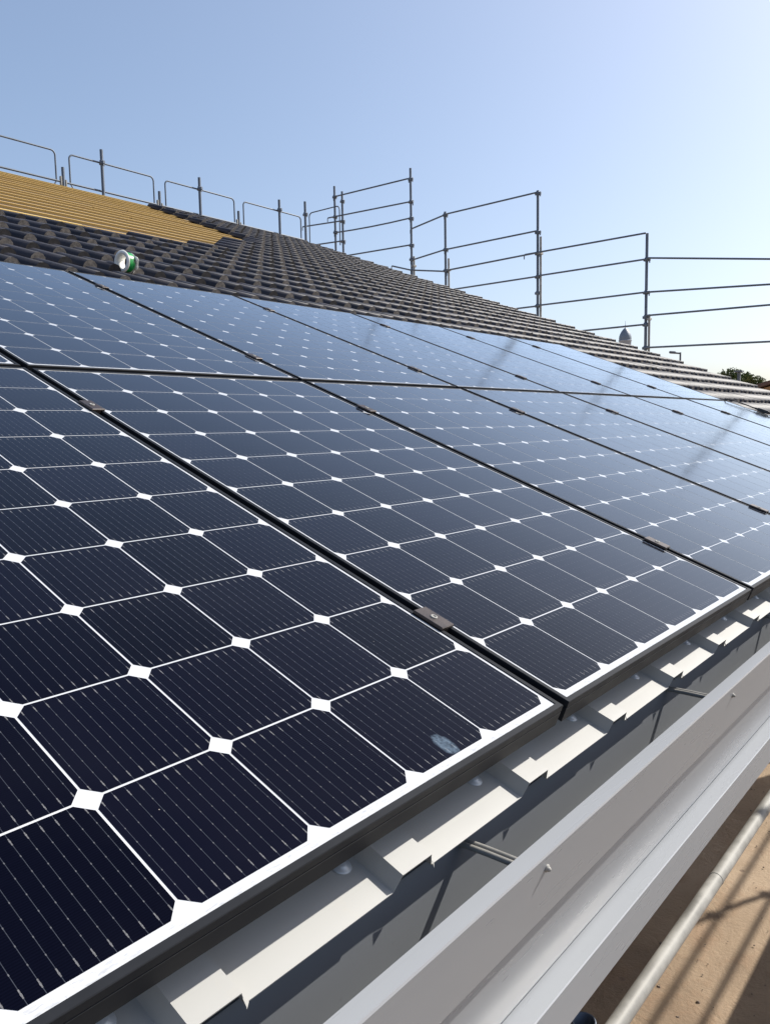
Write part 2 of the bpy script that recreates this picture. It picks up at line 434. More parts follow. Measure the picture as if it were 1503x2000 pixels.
# rows along the slope; edge rows a little wavy like thin sheet
rows = [-0.026, 0.0, 0.03, 0.08, 0.4, 3.0, 3.26]
T = 0.0016
def waviness(x, s_):
    if s_ > 0.05: return 0
    return 0.0002 * math.sin(x * 7.3 + 1) * math.sin(x * 22.0) * (1 if s_ < 0.01 else 0.4)
px = []
for i in range(len(sp) - 1):
    (xa, za), (xb, zb) = sp[i], sp[i + 1]
    m = 4 if abs(xb - xa) > 0.1 else 1
    for k in range(m): px.append((xa + (xb - xa) * k / m, za + (zb - za) * k / m))
px.append(sp[-1])
for top in (0, 1):
    vs = []
    for s_ in rows:
        for x, z in px: vs.append(rf(x, s_, z + waviness(x, s_) - (0 if top else T)))
    n = len(px); fs = []
    for j in range(len(rows) - 1):
        for i in range(n - 1):
            q = (j * n + i, j * n + i + 1, (j + 1) * n + i + 1, (j + 1) * n + i)
            fs.append(q if top else q[::-1])
    sh.add(vs, fs)
n = len(px)
vs = []
for dz in (0, -T):
    for x, z in px: vs.append(rf(x, rows[0], z + waviness(x, rows[0]) + dz))
sh.add(vs, [(i, n + i, n + i + 1, i + 1) for i in range(n - 1)])
for c in RIBS:   # overlap tab at the foot of each rib
    a0 = rf(c + 0.030, -0.0265, -0.0885); a1 = rf(c + 0.040, -0.0265, -0.0990); a2 = rf(c + 0.033, -0.0315, -0.0975)
    sh.add([a0, a1, a2], [(0, 2, 1)])
    sh.add([a0 - Vector((0, 0, .0012)), a1 - Vector((0, 0, .0012)), a2 - Vector((0, 0, .0012))], [(0, 1, 2)])
cl = bpart(sh, 'sheet_cladding', M['sheet'])
for k, c in enumerate(RIBS):
    if 6 <= k <= 14:
        s = MB(); Mx = ROOF @ Matrix.Translation((c - 0.058 - (0.012 if k % 2 else 0), 0.034, -0.0995))
        s.lathe([(0.0, 0.0042), (0.0045, 0.0040), (0.006, 0.0032), (0.0064, 0.0022), (0.0105, 0.0018), (0.0122, 0.0005), (0.0124, 0.0)], 18, Mx)
        s.build('sheet_screw', M['cap'], cl)
# underfloor rails carrying the panels
for k, s_ in enumerate((0.254, 1.30, 1.88, 2.926)):
    r = MB(); r.box((-1.2, s_ - 0.02, -0.081), (6.0, s_ + 0.02, -0.0365), mat=ROOF)
    bpart(r, 'mounting_rail', M['frame'])

# gutter ----------------------------------------------------------
gu = MB()
gp = [(0.039, -0.233), (-0.031, -0.237), (-0.040, -0.128), (-0.0405, -0.125), (-0.0645, -0.1255), (-0.0655, -0.1285), (-0.0416, -0.2385), (-0.0411, -0.2395), (-0.0306, -0.2397), (-0.0003, -0.3829), (0.004, -0.386), (0.039, -0.386)]
GX = [X0 + 0.005 + k * (X1 - X0 - 0.01) / 60 for k in range(61)]
vs = [(x, y + 0.0012 * math.sin(x * 1.7 + z * 20) * (1 if y < -0.03 else 0), z + 0.0008 * math.sin(x * 2.3)) for x in GX for y, z in gp]
n = len(gp); fs = []; mi = []
for j in range(60):
    for i in range(n - 1):
        gu.add([], [], 0)
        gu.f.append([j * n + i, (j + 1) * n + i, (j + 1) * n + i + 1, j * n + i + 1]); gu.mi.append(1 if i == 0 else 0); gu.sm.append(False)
gu.v = vs
for e in (0, 60 * n):
    f = list(range(e, e + n)); gu.f.append(f if e == 0 else f[::-1]); gu.mi.append(0); gu.sm.append(False)
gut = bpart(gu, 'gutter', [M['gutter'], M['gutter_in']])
lt_ = MB(); lp = [(0.039, -0.3895), (-0.0320, -0.3900), (-0.0335, -0.3915), (-0.0255, -0.471), (-0.019, -0.475), (0.039, -0.475)]
n = len(lp); lt_.v = [(x, y + 0.0008 * math.sin(x * 1.3 + 2), z + 0.0006 * math.sin(x * 2.0)) for x in GX for y, z in lp]
for j in range(60):
    for i in range(n): lt_.f.append([j * n + i, (j + 1) * n + i, (j + 1) * n + (i + 1) % n, j * n + (i + 1) % n]); lt_.mi.append(0); lt_.sm.append(False)
for e in (0, 60 * n):
    f = list(range(e, e + n)); lt_.f.append(f if e == 0 else f[::-1]); lt_.mi.append(0); lt_.sm.append(False)
bpart(lt_, 'eave_trim', M['gutter'])
for k in range(-3, 16):
    x = -0.216 + 0.75 * k
    if x < X0 + .1 or x > X1 - .1: continue
    b = MB()
    for dx in (-0.0048, 0.0048): b.tube([(x + dx, 0.041, -0.131), (x + dx, 0.0, -0.131), (x + dx, -0.0395, -0.132)], 0.0040, 10)
    b.build('gutter_bracket', M['galv_light'], gut)
for k in range(-3, 15):
    x = -0.178 + 0.8 * k
    if x < X0 + .1: continue
    b = MB(); Mx = Matrix.Translation((x, -0.0622, -0.149)) @ Matrix.Rotation(PI / 2 + 0.21, 4, 'X')
    b.lathe([(0.0, 0.0055), (0.002, 0.005), (0.0032, 0.003), (0.0034, 0.0012), (0.005, 0.001), (0.0052, -0.0015)], 14, Mx)
    b.build('gutter_screw', M['galv_light'], gut)

# roof tiles -------------------------------------------------------
GA = 0.345; TW = 0.305; XL = 2.32375
def stair(s_):  # batten field: everything left of this x is still open
    P = [(5.75, -9), (5.86, 1.3), (5.95, 3.0), (6.5, 4.5), (7.6, 5.6), (8.7, 6.8), (9.6, 6.75), (12, 6.8)]
    for (a, xa), (b, xb) in zip(P, P[1:]):
        if a <= s_ <= b: return xa + (xb - xa) * (s_ - a) / (b - a)
    return -9
rollh = 0.053
prof = []
for k in range(2):
    c = k * TW / 2 + TW / 4 - TW / 4 + 0.076
    for a in range(7):
        t = PI - a * PI / 6
        prof.append((c + 0.044 * math.cos(t), rollh * (0.04 + 0.96 * math.sin(t) ** 0.8 if math.sin(t) > 0 else 0.04)))
prof = [(0.0, 0.003)] + prof[:7] + [(0.136, 0.001), (0.150, 0.0)] + prof[7:] + [(0.290, 0.001), (0.3035, 0.0)]
NP = len(prof)
til = MB()
def tile(x0, s0):
    jx = random.uniform(-0.003, 0.003); js = random.uniform(-0.008, 0.008); jz = random.uniform(-0.002, 0.004); tw = random.uniform(-0.005, 0.005)
    s1 = s0 + GA + 0.05
    lo, hi = [], []
    for x, z in prof:
        q = jz + tw * (x / TW - 0.5)
        lo.append(rf(x0 + x + jx, s0 + js, -0.078 + z * 1.08 + q)); hi.append(rf(x0 + x + jx, s1, -0.104 + z * 0.88 + q))
    bot = [rf(x0 + x + jx, s0 + js + 0.001, -0.078 - 0.024) for x, z in prof]
    o = len(til.v)
    til.v += [tuple(v) for v in lo + hi + bot]
    for i in range(NP - 1):
        til.f.append([o + i, o + i + 1, o + NP + i + 1, o + NP + i]); til.mi.append(0); til.sm.append(True)
    for i in range(NP - 1):
        dark = 9 <= i
        til.f.append([o + 2 * NP + i, o + 2 * NP + i + 1, o + i + 1, o + i]); til.sm.append(False)
        til.mi.append((2 if (10 <= i <= 15) else 1) if (1 <= i <= 7 or 10 <= i <= 16) else 1)
    # side wall so that an exposed tile edge has thickness
    for e in (0, NP - 1):
        til.f.append([o + e, o + NP + e, o + 2 * NP + e]); til.mi.append(0); til.sm.append(False)
k0 = -11
for k in range(k0, 23):
    s0 = 3.84 + GA * k
    if s0 > RIDGE - 0.2: break
    i = math.floor((X0 - XL) / TW)
    while True:
        x0 = XL + TW * i; i += 1
        if x0 + TW > X1 + 0.02: break
        if x0 < X0: continue
        if s0 < 3.1 and x0 < 6.03: continue
        st = stair(s0 + 0.15)
        if x0 + TW * 0.5 < st: continue
        tile(x0, s0)
tl = bpart(til, 'roof_tiles', [M['tile'], M['tile_end'], M['tile_end_dark']])
# verge board and top edge board
vb = MB(); vb.box((X1 + 0.003, 0.07, -0.30), (X1 + 0.03, RIDGE - 0.01, -0.085), mat=ROOF); bpart(vb, 'verge_board', M['fascia'])
tb = MB(); tb.box((X0, RIDGE + 0.003, -0.38), (X1 - 0.031, RIDGE + 0.03, -0.10), mat=ROOF); bpart(tb, 'top_board', M['wood'])
# battens
bi = 0
for k in range(6, 23):
    s0 = 3.84 + GA * k - 0.12
    if s0 > RIDGE - 0.03: break
    xe = min(stair(min(s0 + 0.3, 11.9)) + 0.25, 7.45)
    b = MB(); x = X0 + 0.02 + random.uniform(-0.4, 0)
    segs = [max(X0 + 0.02, x)]
    while segs[-1] < xe: segs.append(segs[-1] + random.choice([2.4, 3.0, 3.6, 4.2]) * (0.5 if len(segs) == 1 else 1))
    segs[-1] = xe
    for xa, xb in zip(segs, segs[1:]):
        if xb - xa < 0.05: continue
        j = random.uniform(-0.006, 0.006); jz = random.uniform(-0.003, 0.003)
        b.box((xa + 0.002, s0 + j, -0.1225), (xb - 0.002, s0 + 0.05 + j, -0.105 + jz), mat=ROOF)
    bpart(b, 'batten', M['wood'])
b = MB(); y = 5.80
while y < RIDGE - 0.05:
    y2 = min(y + 0.14, RIDGE - 0.02); b.box((X0 + 0.02, y, -0.1735), (6.9, y2 - 0.004, -0.1235 + random.uniform(-0.001, 0.001)), mat=ROOF); y = y2
bpart(b, 'gap_shade_membrane', M['gap_shade'])  # layer under the battens, gap shade painted into its colour

# ------------------------------------------------------------------ solar panels
def make_panel():
    root = empty('solar_panel')
    f = MB(); h = 0.035; t = 0.0092
    def ring(a, b, z): return [(a, a, z), (FW - a, a, z), (FW - a, FL - a, z), (a, FL - a, z)]
    loops = [ring(0.0, 0, -h), ring(0.0, 0, -0.0128), ring(0.0014, 0, -0.0122), ring(0.0014, 0, -0.0112), ring(0.0, 0, -0.0106), ring(0.0, 0, -0.0008), ring(0.0008, 0, 0.0), ring(t - 0.0005, 0, 0.0), ring(t, 0, -0.0005), ring(t, 0, -0.003)]
    lo2 = [ring(0.028, 0, -h), ring(0.028, 0, -h + 0.0015), ring(0.002, 0, -h + 0.0015)]
    vs = [v for L in loops for v in L]; fs = []
    for i in range(len(loops) - 1):
        for k in range(4): fs.append((i * 4 + k, i * 4 + (k + 1) % 4, (i + 1) * 4 + (k + 1) % 4, (i + 1) * 4 + k))
    f.add(vs, fs)
    vs = loops[0] + lo2[0] + lo2[1]; fs = []
    for i in range(2):
        for k in range(4): fs.append((i * 4 + (k + 1) % 4, i * 4 + k, (i + 1) * 4 + k, (i + 1) * 4 + (k + 1) % 4))
    f.add(vs, fs)
    # thin shadow groove line along the outer face
    f.build('frame', M['frame'], root)
    b = MB(); z = -0.0016
    b.add([(t - .001, t - .001, z), (FW - t + .001, t - .001, z), (FW - t + .001, FL - t + .001, z), (t - .001, FL - t + .001, z)], [(0, 1, 2, 3)])
    z2 = -0.006
    b.add([(t, t, z2), (FW - t, t, z2), (FW - t, FL - t, z2), (t, FL - t, z2)], [(3, 2, 1, 0)])
    b.build('backsheet', M['backsheet'], root)
    c = MB(); ch = 0.0145; z = -0.0013
    for i in range(6):
        for j in range(10):
            x0 = CX0 + PITX * i + (PITX - CELL) / 2; x1 = x0 + CELL; y0 = CY0 + PITY * j + (PITY - CELLY) / 2; y1 = y0 + CELLY
            c.add([(x0 + ch, y0, z), (x1 - ch, y0, z), (x1, y0 + ch, z), (x1, y1 - ch, z), (x1 - ch, y1, z), (x0 + ch, y1, z), (x0, y1 - ch, z), (x0, y0 + ch, z)], [tuple(range(8))])
    c.build('cells', M['cell'], root)
    return root
proto = make_panel()
low = ['nearest solar panel at lower left, with a pale smudge in its bottom right cell',
       'solar panel in the lower row right of the smudged one, filling the middle',
       'third panel from the left in the lower row', 'fourth panel from the left in the lower row',
       'fifth panel from the left in the lower row', 'sixth panel from the left in the lower row',
       'last panel at the far right end of the lower row']
upp = ['upper row panel cut off by the left edge, only its corner showing',
       'upper row panel at left directly above the middle lower panel, left of the tape roll',
       'upper row panel right below the green tape roll', 'third whole panel from the left in the upper row',
       'fourth whole panel from the left in the upper row', 'fifth whole panel from the left in the upper row',
       'palest panel at the far right end of the upper row, beside the tiles']
first = True
for row, labs in ((0, low), (1, upp)):
    for k, lab in zip(range(-1, 6), labs):
        o = proto if first else copy_tree(proto); first = False
        o.location = rf(k * PW + GAPX / 2, row * PL + (0.0), 0.0); o.rotation_euler = (A + random.uniform(-0.0008, 0.0008), random.uniform(-0.0008, 0.0008), 0)
        tag(o, lab, 'solar panel', 'solar panels in two rows on the roof')
        if row == 0 and k == -1: smud = o
for ch in smud.children:
    if ch.name.startswith('cells'):
        ch.data = ch.data.copy(); ch.data.materials[0] = M['cell_smudge']

# clamps between the panels
def make_clamp(end=False):
    root = empty('panel_clamp')
    b = MB(); hw = 0.0165 if not end else 0.014
    b.box((-hw, -0.031, 0.0006), (hw, 0.031, 0.0062), bev=0.0012)
    b.box((-0.0065, -0.029, -0.036), (0.0065, 0.029, 0.0002))
    b.build('block', M['clamp'], root)
    s = MB(); s.lathe([(0.0, 0.0068), (0.0030, 0.0068), (0.0033, 0.0082), (0.0056, 0.0081), (0.0062, 0.0075), (0.0064, 0.006)], 20)
    s.build('bolt', M['galv_light'], root)
    return root
cp = make_clamp(); first = True
ordw = {0: 'first seam from the left', 1: 'second seam from the left', 2: 'third seam from the left', 3: 'fourth seam from the left', 4: 'fifth seam from the left', 5: 'sixth seam from the left'}
for row in (0, 1):
    for k in range(0 if row == 0 else 1, 6):
        for q, s_ in enumerate((0.254, 1.300)):
            if row == 0 and q == 0 and k > 2: continue
            o = cp if first else copy_tree(cp); first = False
            o.location = rf(k * PW, row * PL + s_, 0.0); o.rotation_euler = (A, 0, 0)
            end_ = 'lower' if q == 0 else 'upper'; rw = 'lower' if row == 0 else 'upper'
            lab = '%s dark clamp on the %s of the %s panel row' % (end_, ordw[k], rw)
            if row == 0 and k == 0 and q == 0: lab = 'nearest dark bronze clamp, its bolt showing, between the two big lower panels'
            tag(o, lab, 'clamp', 'dark clamps holding the solar panels')
# end clamp and loose cable at the far end of the panel rows
ec = empty('cable_connector', rf(6.006, 1.30, 0.004), (A, 0, 0))
tag(ec, 'black connector block on the far edge of the lower panel row', 'connector')
b = MB(); b.box((-0.02, -0.045, 0.0), (0.02, 0.045, 0.026), bev=0.004); b.build('housing', M['black'], ec)
for q in (1, -1):
    b = MB(); b.tube([(0, q * 0.045, 0.013), (0, q * 0.068, 0.013)], 0.008, 12); b.build('cable_gland', M['black'], ec)
cb = MB()
pts = [rf(5.975, 1.615, -0.03), rf(5.97, 1.612, 0.0), rf(5.975, 1.595, 0.018), rf(5.99, 1.54, 0.022), rf(6.0, 1.46, 0.02), rf(6.006, 1.37, 0.017)]
cb.tube(pts, 0.005, 10)
tag(cb.build('cable', M['black']), 'short black cable looping into the connector at the end of the panels', 'cable')

# ------------------------------------------------------------------ tape roll on the tiles
ax = Vector((-0.90, -0.12, -0.02)).normalized()
q = ax.to_track_quat('Z', 'Y').to_matrix().to_4x4()
spl = empty('tape_roll', rf(1.715, 3.87, 0.004)); spl.matrix_world = Matrix.Translation(rf(1.715, 3.87, -0.004)) @ q @ Matrix.Scale(0.92, 4)
tag(spl, 'roll of green tape on a white spool, lying on the tiles', 'tape roll')
b = MB()
b.lathe([(0.046, 0.030), (0.048, 0.036), (0.060, 0.038), (0.070, 0.030), (0.069, 0.027), (0.056, 0.028), (0.046, 0.020), (0.046, 0.030)], 36)
b.build('flange', M['white_plastic'], spl)
b = MB(); b.lathe([(0.046, 0.026), (0.046, -0.026), (0.043, -0.027), (0.043, 0.029), (0.046, 0.029)], 28); b.build('core', M['white_plastic'], spl)
b = MB(); b.lathe([(0.047, 0.026), (0.060, 0.0255), (0.061, 0.02), (0.0615, 0.0), (0.061, -0.02), (0.060, -0.0245), (0.047, -0.025)], 36); b.build('tape_winding', M['tape'], spl)
b = MB(); n = 40; vs = []
for k in range(n):
    a = 2 * PI * k / n; r = 0.066 + 0.008 * math.sin(3 * a + 1) + 0.004 * math.sin(7 * a) + random.uniform(-.002, .003)
    zz = -0.036 + 0.010 * math.sin(2 * a)
    vs += [(0.045 * math.cos(a), 0.045 * math.sin(a), -0.026), (r * math.cos(a), r * math.sin(a), zz), (r * 0.99 * math.cos(a), r * 0.99 * math.sin(a), zz - 0.003), (0.045 * math.cos(a), 0.045 * math.sin(a), -0.030)]
fs = []
for k in range(n):
    for e in range(4): fs.append((k * 4 + e, k * 4 + (e + 1) % 4, ((k + 1) % n) * 4 + (e + 1) % 4, ((k + 1) % n) * 4 + e))
b.add(vs, fs, 0, True); b.build('torn_wrapper', M['white_plastic'], spl)

# ------------------------------------------------------------------ scaffold
GXP = 12.9     # plane of the gable scaffold
def post(x, y, top, label, couplers=(), group='scaffold posts', r=0.0255, name='scaffold_post', base=GZ):
    root = empty(name, (x, y, base)); tag(root, label, 'scaffold post', group)
    t = MB(); t.tube([(0, 0, 0.01), (0, 0, top - base)], r, 14)
    t.build('tube', M['galv'], root)
    bp = MB(); bp.box((-0.07, -0.07, 0), (0.07, 0.07, 0.010)); bp.build('base_plate', M['galv'], root)
    for z in couplers:
        c = MB(); zz = z - base
        c.lathe([(r + .001, -0.035), (r + 0.010, -0.033), (r + 0.012, 0.0), (r + 0.010, 0.033), (r + .001, 0.035)], 14, Matrix.Translation((0, 0, zz)))
        c.box((-0.018, -r - 0.040, zz - 0.028), (0.018, -r - 0.004, zz + 0.022), bev=0.004)
        c.box((-0.018, r + 0.004, zz - 0.028), (0.018, r + 0.030, zz + 0.018), bev=0.004)
        c.box((-0.012, -r - 0.034, zz - 0.062), (0.012, -r - 0.018, zz - 0.028))
        c.build('coupler', M['galv'], root)
    return root
yA, yB, yC, yD, yE, yF, yG = 12.09, 11.86, 9.93, 9.06, 6.95, 4.845, 2.74
post(GXP, yA, 5.87, 'galvanised scaffold post left of the tightly set pair behind the roof', (5.64, 5.2, 4.86, 4.4))
post(GXP, yB, 5.71, 'galvanised scaffold post right of the tightly set pair behind the roof', (5.5, 5.06, 4.62))
post(GXP, yC, 5.81, 'tall scaffold post reaching highest into the sky above the verge', (5.59, 5.13, 4.79, 4.24, 3.95))
post(GXP, yD, 4.77, 'thin scaffold post between the two tall posts of the gable scaffold', (4.71, 4.02, 3.6))
post(GXP, yE, 4.78, 'tall scaffold post in the middle of the gable scaffold with rusty couplers', (4.73, 4.02, 3.63, 3.2, 2.9, 2.66))
post(GXP, yF, 3.66, 'rightmost tall scaffold post, beside the distant dome', (3.22, 2.66, 2.24, 2.11, 1.71))
post(GXP, yG, 3.2, 'scaffold post at the eave end of the gable scaffold', (2.95, 2.55, 2.23, 1.65))
def stub(x, y, z0, z1, label):
    o = MB(); o.tube([(x, y, GZ), (x, y, z1)], 0.021, 12)
    o.box((x - 0.045, y - 0.03, z0 - 0.02), (x + 0.045, y + 0.03, z0 + 0.02), bev=0.004)
    tag(o.build('scaffold_tube', M['galv_light']), label, 'scaffold tube', 'short tubes clamped beside the scaffold posts')
stub(GXP + 0.0, yD - 0.075, 3.60, 3.83, 'short tube clamped to the thin post between the tall gable posts')
stub(GXP + 0.0, yE - 0.062, 3.62, 3.93, 'short tube clamped to the tall middle gable post')
stub(GXP + 0.0, yF - 0.060, 2.2, 2.28, 'short tube clamped to the rightmost tall post near the dome')
stub(GXP + 0.0, yC + -0.06, 3.8, 4.00, 'stub of tube at the foot of the tallest post on the verge')

def rail(y0, z0, y1, z1, label, x0=GXP, x1=GXP, hook0=True, hook1=True, sag=0.0, r=0.0165):
    o = MB(); dx = -0.034
    a = Vector((x0 + dx, y0, z0)); b = Vector((x1 + dx, y1, z1)); pts = []
    dr = (b - a).normalized()
    if hook0: pts += [a - Vector((0, 0, 0.085)), a - Vector((0, 0, 0.022)), a - Vector((0, 0, 0.006)) + dr * 0.006, a + dr * 0.022]
    else: pts += [a]
    for t in (0.25, 0.5, 0.75): pts.append(a.lerp(b, t) - Vector((0, 0, 4 * sag * t * (1 - t))))
    if hook1: pts += [b - dr * 0.022, b - Vector((0, 0, 0.006)) - dr * 0.006, b - Vector((0, 0, 0.022)), b - Vector((0, 0, 0.085))]
    else: pts += [b]
    rr = []
    for i in range(len(pts)):
        e = (hook0 and i < 3) or (hook1 and i > len(pts) - 4)
        rr.append(r * 0.62 if e else r)
    o.tube(pts, rr, 10)
    tag(o.build('guard_rail', M['galv']), label, 'guard rail', 'guard rails of the gable scaffold')
ac = 'between the tightly set post pair and the tallest post'
rail(yA, 5.63, yC + .02, 5.60, 'topmost guard rail ' + ac)
rail(yA + .2, 5.20, yC - .08, 5.12, 'second guard rail from the top ' + ac)
rail(yA, 4.84, yC, 4.79, 'third guard rail from the top ' + ac, sag=0.02)
rail(yA, 4.29, yC, 4.24, 'lowest guard rail ' + ac)
rail(13.1, 5.14, yB - .08, 5.06, 'upper short rail left of the tightly set post pair')
rail(12.95, 4.68, yB - .08, 4.62, 'lower short rail left of the tightly set post pair', hook0=False)
cd = 'between the tallest post and the thin post'
rail(yC, 4.56, yD, 4.70, 'upper slanting rail ' + cd)
rail(yC, 3.92, yD, 4.01, 'middle slanting rail ' + cd)
rail(yC, 3.72, yD - .05, 3.57, 'lowest rail ' + cd + ', falling to the right', hook0=False)
rail(10.45, 3.88, yC, 3.72, 'short low rail left of the foot of the tallest post')
de = 'between the thin post and the tall middle post'
rail(yD, 4.71, yE, 4.74, 'topmost guard rail ' + de)
rail(yD, 4.01, yE, 4.04, 'second guard rail from the top ' + de)
rail(yD, 3.59, yE - .06, 3.64, 'third guard rail from the top ' + de, hook0=False)
rail(yD, 3.19, yE, 3.20, 'lowest guard rail ' + de)
ef = 'between the middle post and the rightmost tall post'
rail(yE + .27, 3.64, yF, 3.66, 'topmost guard rail ' + ef)
rail(yE, 3.21, yF, 3.22, 'second guard rail from the top ' + ef)
rail(yE, 2.66, yF, 2.66, 'third guard rail from the top ' + ef)
rail(yE, 2.10, yF, 2.11, 'lowest guard rail ' + ef + ', crossing the dome tip')
rail(yE + .9, 2.65, yE, 2.65, 'short rail stub left of the foot of the middle post')
fg = 'right of the rightmost tall post'
rail(yF, 3.24, yG, 2.92, 'topmost guard rail ' + fg)
rail(yF, 2.66, yG, 2.54, 'second guard rail from the top ' + fg)
rail(yF, 2.26, yG, 2.225, 'third guard rail from the top ' + fg)
rail(yF, 1.71, yG, 1.65, 'lowest guard rail ' + fg + ', just over the tiles')
tb = MB(); tb.box((GXP - 0.03, yB - .02, 4.10), (GXP - 0.0, yB + 0.21, 4.33))
tag(tb.build('toe_board', M['plank']), 'small dark toe board at the foot of the post pair', 'toe board')

# rounded guard frames along the upper edge
YB = 11.30
def loop_pts(w_, h_, r_, n=6):
    P = [(0, 0)]
    for cx, cy, a0 in ((r_, h_ - r_, PI), (w_ - r_, h_ - r_, PI / 2)):
        for k in range(n + 1):
            a = a0 - (PI / 2) * k / n; P.append((cx + r_ * math.cos(a), cy + r_ * math.sin(a)))
    P.append((w_, 0)); return P
def guard_frame(x0, label):
    root = empty('safety_barrier', (x0, YB, 4.27)); tag(root, label, 'guard frame', 'rounded guard frames along the upper roof edge')
    t = MB(); t.tube([(x, 0, z) for x, z in loop_pts(1.53, 0.43, 0.07)], 0.0135, 10); t.build('frame_loop', M['galv'], root)
    t = MB(); t.tube([(-0.07, 0.0, -0.01), (1.60, 0.0, -0.01)], 0.0155, 10)
    for e in (0.0, 1.53):
        t.tube([(e - 0.0, -0.002, -0.012), (e + (0.06 if e == 0 else -0.06), 0.0, -0.11)], 0.010, 8)
    t.build('lower_rail', M['galv'], root)
for x0, lab in ((4.175, 'leftmost rounded guard frame, cut off by the left edge'), (5.935, 'second rounded guard frame from the left, above the bare battens'),
                (7.70, 'third rounded guard frame from the left, where the tiles meet the battens'), (9.455, 'fourth rounded guard frame from the left, above finished tiles')):
    guard_frame(x0, lab)
# small frame turned round the corner
root = empty('safety_barrier', (GXP, 12.90, 4.55)); tag(root, 'narrow rounded guard frame turned round the roof corner beside the post pair', 'guard frame')
t = MB(); t.tube([(0, -y, z) for y, z in loop_pts(0.95, 0.87, 0.09)], 0.0135, 10); t.build('frame_loop', M['galv'], root)
for x, z1, lab in ((5.82, 4.48, 'short wedge post in the gap left of the second guard frame'), (7.575, 4.49, 'short wedge post in the gap left of the third guard frame'), (9.33, 4.50, 'short wedge post in the gap left of the fourth guard frame')):
    p = empty('wedge_post', (x, YB, GZ)); tag(p, lab, 'scaffold post', 'short wedge posts between the guard frames')
    t = MB(); t.tube([(0, 0, 0), (0, 0, z1 - GZ)], 0.024, 12); t.build('tube', M['galv'], p)
    t = MB()
    t.box((-0.055, -0.02, 4.20 - GZ), (-0.030, 0.02, 4.34 - GZ), bev=0.004); t.box((0.028, -0.02, 4.16 - GZ), (0.050, 0.02, 4.30 - GZ), bev=0.004)
    t.tube([(-0.04, 0, 4.22 - GZ), (-0.085, 0, 4.13 - GZ)], 0.009, 8)
    t.build('wedge', M['galv_light'], p)
post(6.47, YB - .05, 4.89, 'long scaffold post standing in front of the second guard frame', (4.69,), 'long posts along the upper roof edge')
post(8.40, YB - .05, 4.89, 'long scaffold post standing in front of the third guard frame', (4.70,), 'long posts along the upper roof edge')
post(10.345, YB - .05, 4.90, 'long scaffold post standing in front of the fourth guard frame', (4.71,), 'long posts along the upper roof edge')
post(11.12, YB, 5.03, 'long scaffold post at the right end of the guard frames', (4.78,), 'long posts along the upper roof edge')

# scaffold in front of the eave: ledger tube seen under the gutter
lt = empty('ledger_tube', (0, 0.28, -1.2056)); tag(lt, 'weathered round scaffold tube running along under the gutter', 'scaffold tube')
t = MB(); t.tube([(-2.6 + 0.7 * k, 0, 0.002 * math.sin(k * 2.0)) for k in range(15)], 0.0241, 18); t.build('tube', M['galv_light'], lt)
for x in (1.75, 3.9, 6.0):
    c = MB(); c.tube([(x, 0, 0), (x + 0.012, 0, 0)], 0.0252, 18); c.build('weld_ring', M['galv_light'], lt)
sp_ = empty('tube_stub', (0.60, 0.245, GZ)); tag(sp_, 'open topped upright scaffold tube beside the long tube at bottom edge', 'scaffold tube')
t = MB(); t.lathe([(0.0300, 0.0), (0.0300, 2.20), (0.0290, 2.203), (0.0255, 2.202), (0.0255, 2.0)], 24); t.build('tube', M['galv'], sp_)
t = MB(); t.lathe([(0.0250, 2.12), (0.0, 2.12)], 24); t.build('bore_shade_disc', M['bore_shade'], sp_)  # near-black disc, paints the shade inside the open tube
# deck, posts and rails of the eave scaffold (they shade the ground)
dk = empty('scaffold_deck', (0, -0.55, -1.30)); tag(dk, 'scaffold plank deck along the eave below the gutter', 'scaffold deck')
for k in range(3):
    y = -0.36 + 0.245 * k
    t = MB(); t.box((-2.6, y, 0.0), (12.2, y + 0.23, 0.045), bev=0.004); t.build('plank', M['plank'], dk)
for k in range(4):
    x = 2.86 + 2.1 * (k + 1)
    post(x, -1.0, 1.47, 'outer post of the eave scaffold carrying four rails', (1.24, 0.73, 0.24, -0.27), 'outer posts of the eave scaffold')
for k in range(4):
    z = 1.22 - 0.5 * k
    t = MB(); t.tube([(4.9, -1.03, z), (11.4, -1.03, z)], 0.02, 10)
    tag(t.build('eave_guard_rail', M['galv']), 'outer guard rail along the eave scaffold', 'guard rail', 'outer guard rails of the eave scaffold')

# ------------------------------------------------------------------ far things
# domed tower
def at(D, px, py):
    x = (px - 751.5) / 1555.45; y = (py - 1000) / 1555.45
    d_ = RX * x + RY * y + RZ; d_ /= math.hypot(d_.x, d_.y)
    return Vector((-1.0365, -0.5071, 0.4053)) + d_ * D
dt = empty('domed_tower', (183.9, 75.4, GZ)); tag(dt, 'distant tower with a pointed slate blue dome over the verge', 'tower')
t = MB(); zt = 22.75 - GZ; R_ = 1.42
P = [(R_, zt - 2.9), (R_ * 1.02, zt - 2.5), (R_ * 0.98, zt - 2.0), (R_ * 0.86, zt - 1.45), (R_ * 0.66, zt - 0.9), (R_ * 0.40, zt - 0.4), (R_ * 0.16, zt - 0.08), (0.06, zt + 0.05)]
t.lathe(P, 32); t.build('dome', M['dome'], dt)
t = MB(); t.lathe([(0.06, zt), (0.05, zt + 0.35), (0.16, zt + 0.5), (0.05, zt + 0.65), (0.03, zt + 1.6), (0, zt + 1.65)], 12); t.build('finial', M['dome'], dt)
t = MB(); t.lathe([(1.5, 0), (1.5, zt - 7.0), (1.75, zt - 6.8), (1.75, zt - 6.4), (1.38, zt - 6.3), (1.38, zt - 3.2), (1.55, zt - 3.1), (1.55, zt - 2.9), (1.3, zt - 2.9)], 28); t.build('drum', M['dome_drum'], dt)
